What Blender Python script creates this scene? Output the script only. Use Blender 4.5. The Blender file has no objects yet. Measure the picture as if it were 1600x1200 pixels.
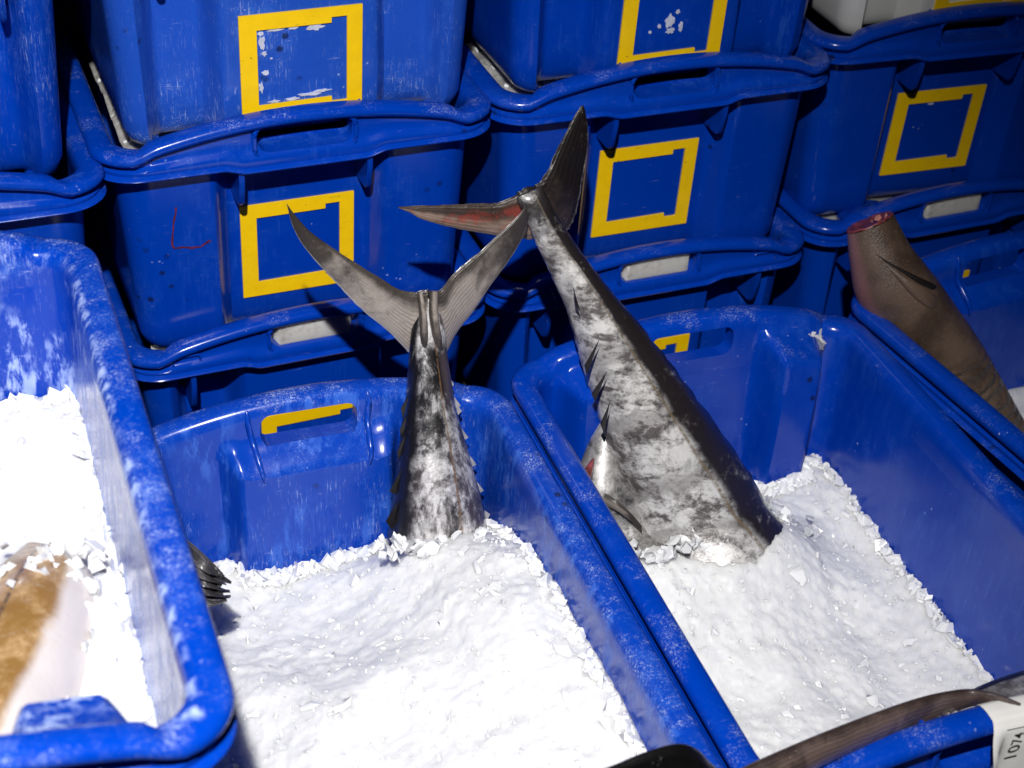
import bpy, bmesh, math, random
from mathutils import Vector, Matrix, noise

random.seed(7)
SC = bpy.context.scene
COL = SC.collection

# ------------------------------------------------------------------ camera
CAM_POS = Vector((-.4007, -1.4038, 1.525))
PITCH, YAW, ROLL, FPX = .6153, .4238, .0564, 2500.0
_cy, _sy, _cp, _sp = math.cos(YAW), math.sin(YAW), math.cos(PITCH), math.sin(PITCH)
FWD = Vector((_sy * _cp, _cy * _cp, -_sp))
_r0 = Vector((_cy, -_sy, 0)); _u0 = _r0.cross(FWD)
RGT = math.cos(ROLL) * _r0 + math.sin(ROLL) * _u0
UPV = -math.sin(ROLL) * _r0 + math.cos(ROLL) * _u0
cam = bpy.data.cameras.new('camera')
camo = bpy.data.objects.new('camera', cam); COL.objects.link(camo)
camo.matrix_world = Matrix(((RGT.x, UPV.x, -FWD.x, CAM_POS.x), (RGT.y, UPV.y, -FWD.y, CAM_POS.y),
                            (RGT.z, UPV.z, -FWD.z, CAM_POS.z), (0, 0, 0, 1)))
cam.sensor_width = 36; cam.lens = FPX / 1600 * 36
cam.clip_start = .05; cam.clip_end = 200
cam.dof.use_dof = True; cam.dof.focus_distance = 1.56; cam.dof.aperture_fstop = 8.0
SC.camera = camo

# ------------------------------------------------------------------ world, flash, exposure
w = bpy.data.worlds.new('World'); SC.world = w; w.use_nodes = True
w.node_tree.nodes['Background'].inputs[0].default_value = (.55, .65, 1, 1)
w.node_tree.nodes['Background'].inputs[1].default_value = .003
fl = bpy.data.lights.new('camera_flash', 'SPOT')
fl.energy = 240; fl.shadow_soft_size = .018; fl.spot_size = math.radians(64); fl.spot_blend = 1.0
fl.color = (1, .985, .97)
flo = bpy.data.objects.new('camera_flash', fl); COL.objects.link(flo)
flo.location = (-.50, -1.46, 2.14)
flo.rotation_euler = (Vector((-.18, -.33, .56)) - flo.location).to_track_quat('-Z', 'Y').to_euler()
SC.view_settings.view_transform = 'Standard'; SC.view_settings.look = 'None'
SC.view_settings.exposure = 0; SC.view_settings.gamma = 1
SC.cycles.max_bounces = 6; SC.cycles.diffuse_bounces = 3

def ray(px, py):
    return FWD + RGT * ((px - 800) / FPX) - UPV * ((py - 600) / FPX)
def aty(px, py, y):            # point of the sight line at depth y (metres)
    d = ray(px, py); return CAM_POS + d * ((y - CAM_POS.y) / d.y)
def atz(px, py, z):
    d = ray(px, py); return CAM_POS + d * ((z - CAM_POS.z) / d.z)

# ------------------------------------------------------------------ materials
class NT:
    def __init__(s, name):
        s.m = bpy.data.materials.new(name); s.m.use_nodes = True
        s.t = s.m.node_tree; s.n = s.t.nodes; s.b = s.n['Principled BSDF']
    def node(s, typ, **kw):
        n = s.n.new(typ)
        for k, v in kw.items(): setattr(n, k, v)
        return n
    def link(s, a, b): s.t.links.new(a, b)
    def put(s, sock, v):
        if isinstance(v, bpy.types.NodeSocket): s.link(v, sock)
        else: sock.default_value = v
    def math(s, op, a, b=0.0, c=None):
        n = s.node('ShaderNodeMath', operation=op); n.use_clamp = False
        s.put(n.inputs[0], a); s.put(n.inputs[1], b)
        if c is not None: s.put(n.inputs[2], c)
        return n.outputs[0]
    def mul(s, *a):
        r = a[0]
        for x in a[1:]: r = s.math('MULTIPLY', r, x)
        return r
    def ramp(s, v, lo, hi):
        n = s.node('ShaderNodeMapRange'); n.interpolation_type = 'SMOOTHSTEP'
        s.put(n.inputs['Value'], v); n.inputs['From Min'].default_value = lo; n.inputs['From Max'].default_value = hi
        return n.outputs['Result']
    def mix(s, f, a, b):
        n = s.node('ShaderNodeMix', data_type='RGBA')
        s.put(n.inputs[0], f); s.put(n.inputs[6], a); s.put(n.inputs[7], b); return n.outputs[2]
    def attr(s, name, typ='GEOMETRY'):
        n = s.node('ShaderNodeAttribute', attribute_name=name, attribute_type=typ); return n.outputs['Fac']
    def coords(s, rnd=True):
        c = s.node('ShaderNodeTexCoord').outputs['Object']
        if rnd:
            o = s.attr('crate_seed', 'OBJECT')
            m = s.node('ShaderNodeVectorMath', operation='MULTIPLY_ADD')
            k = s.node('ShaderNodeCombineXYZ')
            for i, f in enumerate((7.3, 3.1, 11.7)): s.link(s.math('MULTIPLY', o, f), k.inputs[i])
            m2 = s.node('ShaderNodeVectorMath', operation='ADD'); s.link(c, m2.inputs[0]); s.link(k.outputs[0], m2.inputs[1])
            return m2.outputs[0]
        return c
    def noise(s, co, scale=5, detail=4, rough=.55, stretch=None, dist=0):
        if stretch:
            m = s.node('ShaderNodeVectorMath', operation='MULTIPLY'); s.link(co, m.inputs[0]); m.inputs[1].default_value = stretch; co = m.outputs[0]
        n = s.node('ShaderNodeTexNoise'); s.link(co, n.inputs['Vector'])
        n.inputs['Scale'].default_value = scale; n.inputs['Detail'].default_value = detail
        n.inputs['Roughness'].default_value = rough; n.inputs['Distortion'].default_value = dist
        return n.outputs['Fac']
    def voro(s, co, scale, rnd=1):
        n = s.node('ShaderNodeTexVoronoi'); s.link(co, n.inputs['Vector']); n.inputs['Scale'].default_value = scale
        return n.outputs['Distance'], n.outputs['Color']
    def bump(s, h, strength=.3, dist=.002):
        n = s.node('ShaderNodeBump'); s.link(h, n.inputs['Height'])
        n.inputs['Strength'].default_value = strength; n.inputs['Distance'].default_value = dist
        s.link(n.outputs[0], s.b.inputs['Normal'])

def plastic(name, base, light, white, rough=.24):
    """moulded bin plastic: scratches, rubbed edges, frost film on inner walls, grime specks"""
    t = NT(name); co = t.coords()
    big = t.noise(co, 7, 5); mid = t.noise(co, 30, 6, .65)
    scr = t.noise(co, 1, 6, .7, (240, 240, 22))
    scr2 = t.noise(co, 1, 5, .7, (45, 300, 300))
    fine = t.noise(co, 420, 3, .7)
    sc = t.attr('scuff', 'OBJECT'); fr = t.attr('frost', 'OBJECT')
    wear = t.attr('wear'); inner = t.attr('inner')
    patch = t.ramp(big, .42, .62)
    s1 = t.mul(t.ramp(scr, .5, .75), patch, sc)
    s2 = t.mul(t.ramp(scr2, .6, .74), t.ramp(mid, .48, .62), sc)
    fs = t.mul(t.ramp(t.noise(co, 1, 5, .75, (620, 620, 55)), .54, .66), t.ramp(mid, .42, .60))
    fs2 = t.mul(t.ramp(t.noise(co, 1, 4, .75, (90, 700, 500), .3), .62, .70), t.ramp(mid, .46, .62))
    haze_ = t.math('ADD', t.mul(t.ramp(mid, .44, .74), patch, sc, .35), t.math('MULTIPLY', t.ramp(sc, .85, 1.45), t.math('MULTIPLY_ADD', fine, .6, .45)))
    col = t.mix(t.math('MINIMUM', haze_, 1), base, light)
    col = t.mix(t.math('MINIMUM', t.mul(s1, .6), 1), col, light)
    edge = t.mul(wear, t.ramp(t.noise(co, 520, 4, .75), .46, .70), t.ramp(t.noise(co, 20, 7, .75), .50, .64), t.math('MULTIPLY_ADD', sc, .85, .15))
    col = t.mix(t.math('MINIMUM', t.mul(s2, .5), 1), col, white)
    fm = t.mul(inner, t.ramp(t.noise(co, 1, 7, .7, (70, 70, 22), .15), .47, .60), t.ramp(t.noise(co, 11, 4, .6), .38, .55))
    film = t.mul(fm, fr)
    col = t.mix(t.math('MINIMUM', t.mul(fm, t.math('MINIMUM', t.math('MULTIPLY', fr, 1.8), 1), .7), 1), col, light)
    col = t.mix(t.math('MINIMUM', t.mul(fm, t.ramp(fr, .55, 1.0), .75), 1), col, white)
    col = t.mix(t.math('MINIMUM', t.mul(fs, t.math('MULTIPLY_ADD', patch, .6, .12), sc, t.ramp(sc, .30, 1.0)), 1), col, white)
    col = t.mix(t.math('MINIMUM', t.mul(fs2, patch, sc, sc, .7), 1), col, white)
    col = t.mix(t.math('MINIMUM', edge, 1), col, white)
    d, c = t.voro(co, 120)
    sp = t.mul(t.ramp(d, .20, .06), t.ramp(t.noise(co, 19, 4), .63, .69))
    col = t.mix(t.mul(sp, .6), col, white)
    d2, c2 = t.voro(co, 46)
    grime = t.mul(t.ramp(d2, .22, .10), t.ramp(t.noise(co, 9, 3), .58, .66))
    col = t.mix(t.mul(grime, .75), col, (.006, .006, .012, 1))
    t.link(col, t.b.inputs['Base Color'])
    rr = t.math('MULTIPLY_ADD', t.math('ADD', t.math('MAXIMUM', s1, film), t.math('MULTIPLY', mid, .4)), .28, rough - .1)
    t.link(rr, t.b.inputs['Roughness'])
    t.b.inputs['Specular IOR Level'].default_value = .36
    hb = t.math('ADD', t.math('MULTIPLY', fine, .35), t.math('ADD', t.math('MULTIPLY', mid, .8), t.math('MULTIPLY', s1, .6)))
    t.bump(hb, .09, .0012)
    return t.m
M_BLUE = plastic('blue_plastic', (0, .040, .385, 1), (.050, .175, .70, 1), (.50, .60, .86, 1))
M_WHITE = plastic('white_plastic', (.66, .66, .63, 1), (.60, .58, .54, 1), (.74, .73, .70, 1))

def simple(name, col, rough=.5, var=.25, scale=60, bump=.1):
    t = NT(name); co = t.coords(); n = t.noise(co, scale, 5)
    dark = tuple(c * (1 - var) for c in col[:3]) + (1,)
    t.link(t.mix(t.ramp(n, .35, .65), dark, col + (1,)), t.b.inputs['Base Color'])
    t.b.inputs['Roughness'].default_value = rough
    t.bump(n, bump, .001); return t.m
def yellow_mat():
    t = NT('yellow_plastic'); co = t.coords(); n = t.noise(co, 70, 6, .65); s = t.noise(co, 1, 5, .7, (30, 300, 300))
    c = t.mix(t.ramp(n, .3, .7), (.93, .58, 0, 1), (1, .63, 0, 1))
    c = t.mix(t.mul(t.ramp(s, .64, .72), .55), c, (.10, .06, .012, 1))
    d, _ = t.voro(co, 130); c = t.mix(t.mul(t.ramp(d, .14, .06), t.ramp(t.noise(co, 22, 2), .58, .64)), c, (.08, .05, .02, 1))
    t.link(c, t.b.inputs['Base Color']); t.b.inputs['Roughness'].default_value = .42; t.bump(n, .12, .0008); return t.m
M_YEL = yellow_mat()
M_RED = simple('red_marker', (.16, .012, .03), .6, .6, 150)
M_RESIDUE = simple('label_residue', (.62, .65, .80), .7, .2, 120)
M_PAPER = simple('tag_paper', (.82, .81, .79), .55, .06, 40, .05)
M_INK = simple('tag_ink', (.02, .02, .022), .6, .2)
M_FLOOR = simple('wet_concrete', (.10, .10, .10), .4, .5, 14, .4)
M_FLESH = None

def ice_mat(name, dirt=0.0, tint=(.85, .853, .857)):
    t = NT(name); co = t.coords(False)
    n = t.noise(co, 55, 6, .65); f = t.noise(co, 260, 5, .7); big = t.noise(co, 9, 5, .6)
    c = t.mix(t.ramp(n, .30, .60), tuple(k * .93 for k in tint) + (1,), tint + (1,))
    g = t.mul(t.ramp(big, .54, .74), t.ramp(n, .35, .62), .45 + dirt * .5)
    c = t.mix(g, c, (.58, .58, .62, 1))
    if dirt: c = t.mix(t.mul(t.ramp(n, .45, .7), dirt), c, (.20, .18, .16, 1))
    t.link(c, t.b.inputs['Base Color'])
    t.b.inputs['Roughness'].default_value = .34; t.b.inputs['Specular IOR Level'].default_value = .45
    t.b.inputs['Subsurface Weight'].default_value = 1.0; t.b.inputs['Subsurface Radius'].default_value = (1, 1, 1.1)
    t.b.inputs['Subsurface Scale'].default_value = .014
    vd, _ = t.voro(co, 210)
    t.bump(t.math('ADD', t.math('ADD', t.math('MULTIPLY', n, .6), f), t.math('MULTIPLY', vd, -.5)), .13, .003)
    return t.m
M_ICE = ice_mat('crushed_ice')
M_FLAKE = simple('ice_flake', (.86, .863, .87), .3, .04, 90, .1)
M_LUMP = simple('ice_lump', (.80, .805, .815), .25, .12, 60, .2)
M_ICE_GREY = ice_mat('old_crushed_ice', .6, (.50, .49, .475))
def clear_ice():
    t = NT('clear_ice'); t.b.inputs['Base Color'].default_value = (.95, .96, .98, 1)
    t.b.inputs['Transmission Weight'].default_value = .55; t.b.inputs['IOR'].default_value = 1.31
    t.b.inputs['Roughness'].default_value = .22
    t.bump(t.noise(t.coords(False), 160, 4), .4, .002); return t.m
M_CLEAR = clear_ice()
def milky_ice():
    t = NT('milky_ice'); n = t.noise(t.coords(False), 90, 4)
    t.link(t.mix(t.ramp(n, .35, .65), (.72, .735, .76, 1), (.84, .845, .855, 1)), t.b.inputs['Base Color'])
    t.b.inputs['Roughness'].default_value = .14; return t.m
M_MILKY = milky_ice()

def skin(name, dark, mid, pale, back=.35, back_sign=1, line=None, line_col=(.16, .09, .03, 1), bars=.0, patch=(.42, .60), rough=.3, metal=.35, stretch=(30, 30, 30), spots=0.0, top_fade=0.0, band=None, belly=None):
    """fish skin from dv (-1..1 across the body) and al (0 at the ice .. 1 at the tail)"""
    t = NT(name); co = t.coords(False)
    dv = t.math('MULTIPLY', t.attr('dv'), back_sign); al = t.attr('al')
    n1 = t.noise(co, 1, 9, .74, stretch, .25); n2 = t.noise(co, 190, 6, .7); n3 = t.noise(co, 22, 5, .6, None, .8)
    c = t.mix(t.ramp(n1, patch[0], patch[1]), mid, pale)
    blot = t.mul(t.ramp(n3, .50, .64), t.ramp(n2, .35, .6))
    c = t.mix(t.mul(blot, spots), c, dark)
    c = t.mix(t.mul(t.ramp(n2, .56, .40), t.ramp(t.noise(co, 60, 5, .7), .36, .6), .4), c, mid)
    if bars:
        wv = t.math('SINE', t.math('MULTIPLY_ADD', al, 62, t.math('MULTIPLY', n3, 9)))
        c = t.mix(t.mul(t.ramp(wv, .1, .95), t.ramp(n1, .38, .6), bars), c, mid)
    wob = t.math('MULTIPLY_ADD', t.math('SUBTRACT', n3, .5), .22, dv)
    edge = t.ramp(wob, back - .10, back + .10)
    c = t.mix(t.mul(edge, t.ramp(n2, .02, .30), t.ramp(n1, .82, .55)), c, dark)
    if top_fade: c = t.mix(t.mul(t.ramp(al, top_fade, top_fade + .07), .9), c, dark)
    if band: c = t.mix(t.mul(t.ramp(al, band[0] - .08, band[0] + .04), t.ramp(al, band[1] + .08, band[1] - .02), t.ramp(n1, .70, .42)), c, dark)
    if belly: c = t.mix(t.mul(t.ramp(wob, belly[0] + .15, belly[0] - .2), t.ramp(n1, .62, .40), .9), c, belly[1])
    if line is not None:
        off = t.math('ABSOLUTE', t.math('SUBTRACT', t.math('MULTIPLY_ADD', t.math('SUBTRACT', n3, .5), .06, dv), line))
        c = t.mix(t.mul(t.ramp(off, .055, .012), t.ramp(n2, .3, .6), .9), c, line_col)
    t.link(c, t.b.inputs['Base Color'])
    if top_fade: t.link(t.math('MULTIPLY_ADD', t.ramp(al, top_fade, top_fade + .07), -metal, metal), t.b.inputs['Metallic'])
    else: t.b.inputs['Metallic'].default_value = metal
    t.link(t.math('MULTIPLY_ADD', n2, .3, rough - .12), t.b.inputs['Roughness'])
    t.b.inputs['Specular IOR Level'].default_value = .6
    t.b.inputs['Coat Weight'].default_value = .5; t.b.inputs['Coat Roughness'].default_value = .13
    t.bump(t.math('ADD', n2, t.math('MULTIPLY', n1, .8)), .35, .0018)
    return t.m
def fin_mat(name, dark, pale, dark_from=.45, red=0.0, rays=34, lead=.8, ed0=.35):
    """fin membrane: rays run along the lobe, dark towards tip and edges"""
    t = NT(name); co = t.coords(False); dv = t.attr('dv'); al = t.attr('al')
    n1 = t.noise(co, 45, 6, .65); n2 = t.noise(co, 260, 5, .7)
    st = t.math('SINE', t.math('MULTIPLY_ADD', t.math('ARCSINE', t.math('MULTIPLY', dv, .98)), rays * .9, t.math('MULTIPLY', n1, 9)))
    rayv = t.ramp(st, -.6, .9)
    blt = t.mul(t.ramp(t.noise(co, 30, 5, .6, None, 1.), .50, .66), .7)
    c = t.mix(t.math('MAXIMUM', t.math('SUBTRACT', 1, t.mul(rayv, t.ramp(n2, .2, .55))), blt) if False else t.math('MAXIMUM', t.math('MULTIPLY', t.math('SUBTRACT', 1, t.mul(rayv, t.ramp(n2, .2, .55))), t.math('MULTIPLY', t.ramp(t.noise(co, 18, 4), .40, .62), .5)), blt), pale, tuple(.28 * p + .3 * d for p, d in zip(pale[:3], dark[:3])) + (1,))
    tip = t.ramp(t.math('MULTIPLY_ADD', t.math('SUBTRACT', n1, .5), .7, al), dark_from - .16, dark_from + .22)
    ed = t.ramp(t.math('MULTIPLY_ADD', t.math('SUBTRACT', n1, .5), .7, dv), ed0, ed0 + .5)
    c = t.mix(t.math('MINIMUM', t.math('MAXIMUM', t.mul(tip, .92), t.mul(ed, .85)), 1), c, dark)
    c = t.mix(t.mul(t.ramp(dv, -.84, -.95), t.ramp(n2, .25, .5), lead), c, (.60, .58, .56, 1))
    sp = t.mul(t.ramp(t.noise(co, 330, 4, .8), .60, .70), t.ramp(t.noise(co, 34, 4), .46, .60))
    c = t.mix(t.math('MULTIPLY', sp, .5), c, (.50, .47, .45, 1))
    if red:
        c = t.mix(t.mul(t.ramp(n1, .44, .60), red, t.ramp(t.math('ABSOLUTE', dv), .8, .3)), c, (.42, .05, .035, 1))
    t.link(c, t.b.inputs['Base Color']); t.b.inputs['Roughness'].default_value = .36
    t.b.inputs['Metallic'].default_value = .15; t.b.inputs['Coat Weight'].default_value = .3; t.b.inputs['Coat Roughness'].default_value = .2
    t.bump(t.math('ADD', t.math('MULTIPLY', st, .25), n2), .35, .0014)
    return t.m

# ------------------------------------------------------------------ object helpers
def link(name, me, mat=None, parent=None):
    o = bpy.data.objects.new(name, me); COL.objects.link(o)
    if mat is not None:
        for m in (mat if isinstance(mat, (list, tuple)) else [mat]): me.materials.append(m)
    if parent is not None: o.parent = parent
    return o
def empty(name, loc, rz=0):
    o = bpy.data.objects.new(name, None); COL.objects.link(o)
    o.location = loc; o.rotation_euler = (0, 0, rz); o.empty_display_size = .02; return o
def tag(o, label=None, cat=None, group=None, kind=None):
    if label: o['label'] = label
    if cat: o['category'] = cat
    if group: o['group'] = group
    if kind: o['kind'] = kind
    return o
def smooth(me, ang=40):
    for p in me.polygons: p.use_smooth = True
    me.set_sharp_from_angle(angle=math.radians(ang))
def S(a, b, x):
    t = max(0., min(1., (x - a) / (b - a))); return t * t * (3 - 2 * t)
def from_bm(bm, name, ang=40):
    me = bpy.data.meshes.new(name); bmesh.ops.recalc_face_normals(bm, faces=bm.faces); bm.to_mesh(me); bm.free(); smooth(me, ang); return me
def tube(bm, pts, r, seg=8, closed=False):
    pts = [Vector(p) for p in pts]; n = len(pts); rings = []
    rr = r if isinstance(r, (list, tuple)) else [r] * n
    for i, p in enumerate(pts):
        a = pts[(i - 1) % n] if (closed or i) else p; b = pts[(i + 1) % n] if (closed or i < n - 1) else p
        t = (b - a).normalized(); u = t.cross(Vector((0, 0, 1)))
        if u.length < .1: u = t.cross(Vector((0, 1, 0)))
        u.normalize(); v = t.cross(u)
        rings.append([bm.verts.new(p + rr[i] * (math.cos(k * 2 * math.pi / seg) * u + math.sin(k * 2 * math.pi / seg) * v)) for k in range(seg)])
    for i in range(n if closed else n - 1):
        A, B = rings[i], rings[(i + 1) % n]
        for k in range(seg): bm.faces.new((A[k], A[(k + 1) % seg], B[(k + 1) % seg], B[k]))
    if not closed: bm.faces.new(rings[0]); bm.faces.new(rings[-1][::-1])

# ------------------------------------------------------------------ the fish bin
W, L, H = .413, .585, .272
hW, hL = W / 2, L / 2
DROP = .012                        # lip height at the corners below the crate's datum
def arch(x): return .0275 * max(0., 1 - (x / .182) ** 2) * S(.182, .145, abs(x))
def arch_w(z, inner): return S(-.047, -.026, z) if inner else S(-.034, -.0265, z)
def n_out(z):                     # outer wall of the body, measured inwards from the rim outline
    return -.022 - .012 * max(0, (-.045 - z)) / .227
def recess(x, z, end, inner):     # end 0 (-y): recessed centre; end 1 (+y): recessed corner columns
    top = S(-.032, -.041, z) if inner else S(-.047, -.056, z)
    ax = abs(x)
    if end and inner: top = S(-.0255, -.0345, z)
    if end == 0: return .028 * top * S(.092, .072, ax)
    return .042 * top * S(.076, .094, ax) * S(.156, .134, ax) * (1 - .35 * S(-.06, -.26, z))
def bin_profile():
    P = []                        # (n, z, inner?)
    P += [(-.058, -H, 0), (-.046, -H + .0015, 0), (-.0395, -H + .006, 0), (-.0362, -H + .013, 0)]
    for z in (-.25, -.225, -.20, -.175, -.15, -.125, -.10, -.082, -.068, -.060, -.056, -.0525, -.050, -.047, -.0445): P.append((n_out(z), z, 0))
    P += [(-.020, -.0425, 0), (-.004, -.0420, 0), (-.0012, -.0412, 0), (0, -.0395, 0), (-.0012, -.0378, 0), (-.005, -.0362, 0), (-.0046, -.0340, 0),
          (-.0043, -.0300, 0), (-.0052, -.0278, 0), (-.0085, -.0262, 0), (-.0102, -.0240, 0), (-.0102, -.018, 0), (-.0092, -.0145, 0), (-.0065, -.0125, 0), (-.0022, -.0118, 0), (-.0004, -.0098, 0),
          (0, -.0070, 0), (-.0010, -.0038, 0), (-.0034, -.0014, 0), (-.0075, -.0002, 0), (-.013, 0, 0), (-.0185, -.0006, 1), (-.0222, -.0024, 1), (-.0248, -.006, 1), (-.0262, -.011, 1)]
    for z in (-.027, -.031, -.0335, -.036, -.0385, -.041, -.0445, -.0505, -.058, -.072, -.10, -.13, -.16, -.19, -.22, -.245): P.append((n_out(z) - .0046, z, 1))
    def low(z):                    # the band is squeezed so that the lip sits DROP lower
        if z > -.0146: return z - DROP
        if z > -.0335: return -.034 + (z + .034) * (.034 - .0145 - DROP + .0001) / (.034 - .0145)
        return z
    P = [(n, low(z), i) if (n > -.0112 and z > -.0335) or (i and z > -.012) or (n > -.020 and z > -.02) else (n, z, i) for n, z, i in P]
    P += [(-.043, -H + .012, 1), (-.047, -H + .006, 1), (-.056, -H + .0045, 1)]
    return P
S_END = [-1 + 2 * i / 76 for i in range(77)]
S_SIDE = [-1 + 2 * i / 22 for i in range(23)]
def bin_ring(n, z, inner):
    hx, hy = hW + n, hL + n; r = .044 + .55 * n
    out = []
    wz = arch_w(z, inner); dip = S(-.0275, -.0315, z) * S(-.0445, -.0425, z) * (z > -.0445)
    def endpt(s, e):
        x = s * (hx - r); y = (hy - recess(x, z, e, inner)) * (1 if e else -1)
        return (x, y, z + arch(x) * wz - .006 * dip * S(.085, .06, abs(x)))
    def corner(cx, cy, a0):
        for k in range(1, 8):
            a = a0 + math.pi / 2 * k / 8
            out.append((cx + r * math.cos(a), cy + r * math.sin(a), z))
    for s in S_END: out.append(endpt(s, 0))
    corner(hx - r, -hy + r, -math.pi / 2)
    for s in S_SIDE: out.append((hx, s * (hy - r), z))
    corner(hx - r, hy - r, 0)
    for s in S_END: out.append(endpt(-s, 1))
    corner(-hx + r, hy - r, math.pi / 2)
    for s in S_SIDE: out.append((-hx, -s * (hy - r), z))
    corner(-hx + r, -hy + r, math.pi)
    return out
def rrect(cx, cz, hx, hz, r, seg=5):
    o = []
    for (sx, sz, a0) in ((1, -1, -math.pi / 2), (1, 1, 0), (-1, 1, math.pi / 2), (-1, -1, math.pi)):
        for k in range(seg + 1):
            a = a0 + math.pi / 2 * k / seg
            o.append((cx + sx * (hx - r) + r * math.cos(a), cz + sz * (hz - r) + r * math.sin(a)))
    return o
HZ0, HZ1, HX = -.0290, .0005, .0485       # handle opening
def build_bin():
    bm = bmesh.new(); prev = None; first = None
    for (n, z, i) in bin_profile():
        ring = [bm.verts.new(p) for p in bin_ring(n, z, i)]
        if prev:
            k = len(ring)
            for j in range(k): bm.faces.new((prev[j], prev[(j + 1) % k], ring[(j + 1) % k], ring[j]))
        else: first = ring
        prev = ring
    bm.faces.new(first[::-1]); bm.faces.new(prev)
    bmesh.ops.recalc_face_normals(bm, faces=bm.faces)
    me = bpy.data.meshes.new('bin_shell'); bm.to_mesh(me); bm.free()
    shell = bpy.data.objects.new('bin_shell', me); COL.objects.link(shell)
    cb = bmesh.new()
    for e in (-1, 1):
        loop = rrect(0, (HZ0 + HZ1) / 2, HX, (HZ1 - HZ0) / 2, .011)
        A = [cb.verts.new((x, e * (hL + .02), z + 0 - .006 * (1 - (x / HX) ** 2) * (z < -.014))) for x, z in loop]
        B = [cb.verts.new((x, e * (hL - .0262 - .0065), z + .003)) for x, z in loop]
        k = len(loop)
        for j in range(k): cb.faces.new((A[j], A[(j + 1) % k], B[(j + 1) % k], B[j]))
        cb.faces.new(A[::-1]); cb.faces.new(B)
    bmesh.ops.recalc_face_normals(cb, faces=cb.faces)
    cm = bpy.data.meshes.new('cut'); cb.to_mesh(cm); cb.free()
    cut = bpy.data.objects.new('cut', cm); COL.objects.link(cut)
    md = shell.modifiers.new('b', 'BOOLEAN'); md.operation = 'DIFFERENCE'; md.solver = 'EXACT'; md.object = cut
    dg = bpy.context.evaluated_depsgraph_get()
    res = bpy.data.meshes.new_from_object(shell.evaluated_get(dg))
    bpy.data.objects.remove(shell); bpy.data.objects.remove(cut)
    outs = []
    for part in ('rim', 'body'):
        b = bmesh.new(); b.from_mesh(res)
        kill = [f for f in b.faces if (min(v.co.z for v in f.verts) > -.0492) != (part == 'rim')]
        bmesh.ops.delete(b, geom=kill, context='FACES')
        if part == 'rim':
            for e in (-1, 1):     # raised bead round the handle opening on the outside
                lp = rrect(0, (HZ0 + HZ1) / 2 - .0015, HX + .003, (HZ1 - HZ0) / 2 + .004, .013)
                tube(b, [(x, e * (hL - .0078), z - .005 * (1 - (x / .06) ** 2) * (z < -.016)) for x, z in lp], .0026, 6, True)
        m = bpy.data.meshes.new('bin_' + part); b.to_mesh(m); b.free()
        smooth(m, 38)
        wa = m.attributes.new('wear', 'FLOAT', 'POINT'); ia = m.attributes.new('inner', 'FLOAT', 'POINT')
        for i, v in enumerate(m.vertices):
            c = v.co; nrm = v.normal; ph = Vector((c.x / hW, c.y / hL, 0))
            out = max(abs(c.x) - hW, abs(c.y) - hL); zz = c.z - (arch(c.x) if abs(c.y) > hL - .05 and c.z > -.03 else 0)
            lip = 1.0 if (zz > -.018) else (.75 if (-.043 < c.z < -.036 and out > -.004) else 0)
            wa.data[i].value = lip
            ia.data[i].value = 1.0 if (nrm.x * ph.x + nrm.y * ph.y < -.05 and out < -.021) or (out < -.02 and nrm.z > .5) else 0.0
        outs.append(m)
    return outs
ME_RIM, ME_BODY = build_bin()

FRW, FRZ0, FRZ1 = .061, -.207, -.089
def wall_y(z, end, x=0.): return hL + n_out(z) - recess(x, z, end, 0)
def frame_mesh(end):
    bm = bmesh.new(); dz = -.023 if end == 0 else -.044
    outer = [(-FRW, FRZ0), (FRW, FRZ0), (FRW, FRZ1), (-FRW, FRZ1)]
    inner = [(-.044, FRZ0 + .018), (.030, FRZ0 + .019), (.030, FRZ0 + .0135), (.0455, FRZ0 + .0135), (.0455, FRZ1 - .0105), (.030, FRZ1 - .0105), (.030, FRZ1 - .0165), (-.044, FRZ1 - .0165)]
    s = -1 if end == 0 else 1
    def dens(lp):
        o = []
        for i, a in enumerate(lp):
            b = lp[(i + 1) % len(lp)]
            for k in range(4): o.append((a[0] + (b[0] - a[0]) * k / 4, a[1] + (b[1] - a[1]) * k / 4))
        return o
    es = []
    for lp in (outer, inner):
        vs = [bm.verts.new((x * -s, s * (wall_y(z + dz, end) + .0024), z + dz)) for x, z in dens(lp)]
        es += [bm.edges.new((vs[i], vs[(i + 1) % len(vs)])) for i in range(len(vs))]
    bmesh.ops.triangle_fill(bm, edges=es, use_beauty=True)
    ex = bmesh.ops.extrude_face_region(bm, geom=bm.faces[:])
    for v in ex['geom']:
        if isinstance(v, bmesh.types.BMVert): v.co.y -= s * .0036
    return from_bm(bm, 'label_frame', 30)
def rib_mesh(x, z1, end):
    bm = bmesh.new(); s = -1 if end == 0 else 1
    prof = [(hL - .005, -.0424), (hL - .006, -.06), (hL - .012, z1 + .006), (hL - .02, z1), (wall_y(z1, end, x) - .002, z1), (wall_y(-.06, end, x) - .002, -.0424)]
    for sx in (-1, 1):
        vs = [bm.verts.new((x + sx * .0028, s * y, z)) for y, z in prof]
        bm.faces.new(vs)
    bm.verts.ensure_lookup_table(); k = len(prof)
    for i in range(k): bm.faces.new((bm.verts[i], bm.verts[(i + 1) % k], bm.verts[k + (i + 1) % k], bm.verts[k + i]))
    bmesh.ops.recalc_face_normals(bm, faces=bm.faces)
    bmesh.ops.bevel(bm, geom=bm.edges[:], offset=.0012, segments=2, affect='EDGES')
    return from_bm(bm, 'rib', 50)
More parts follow.
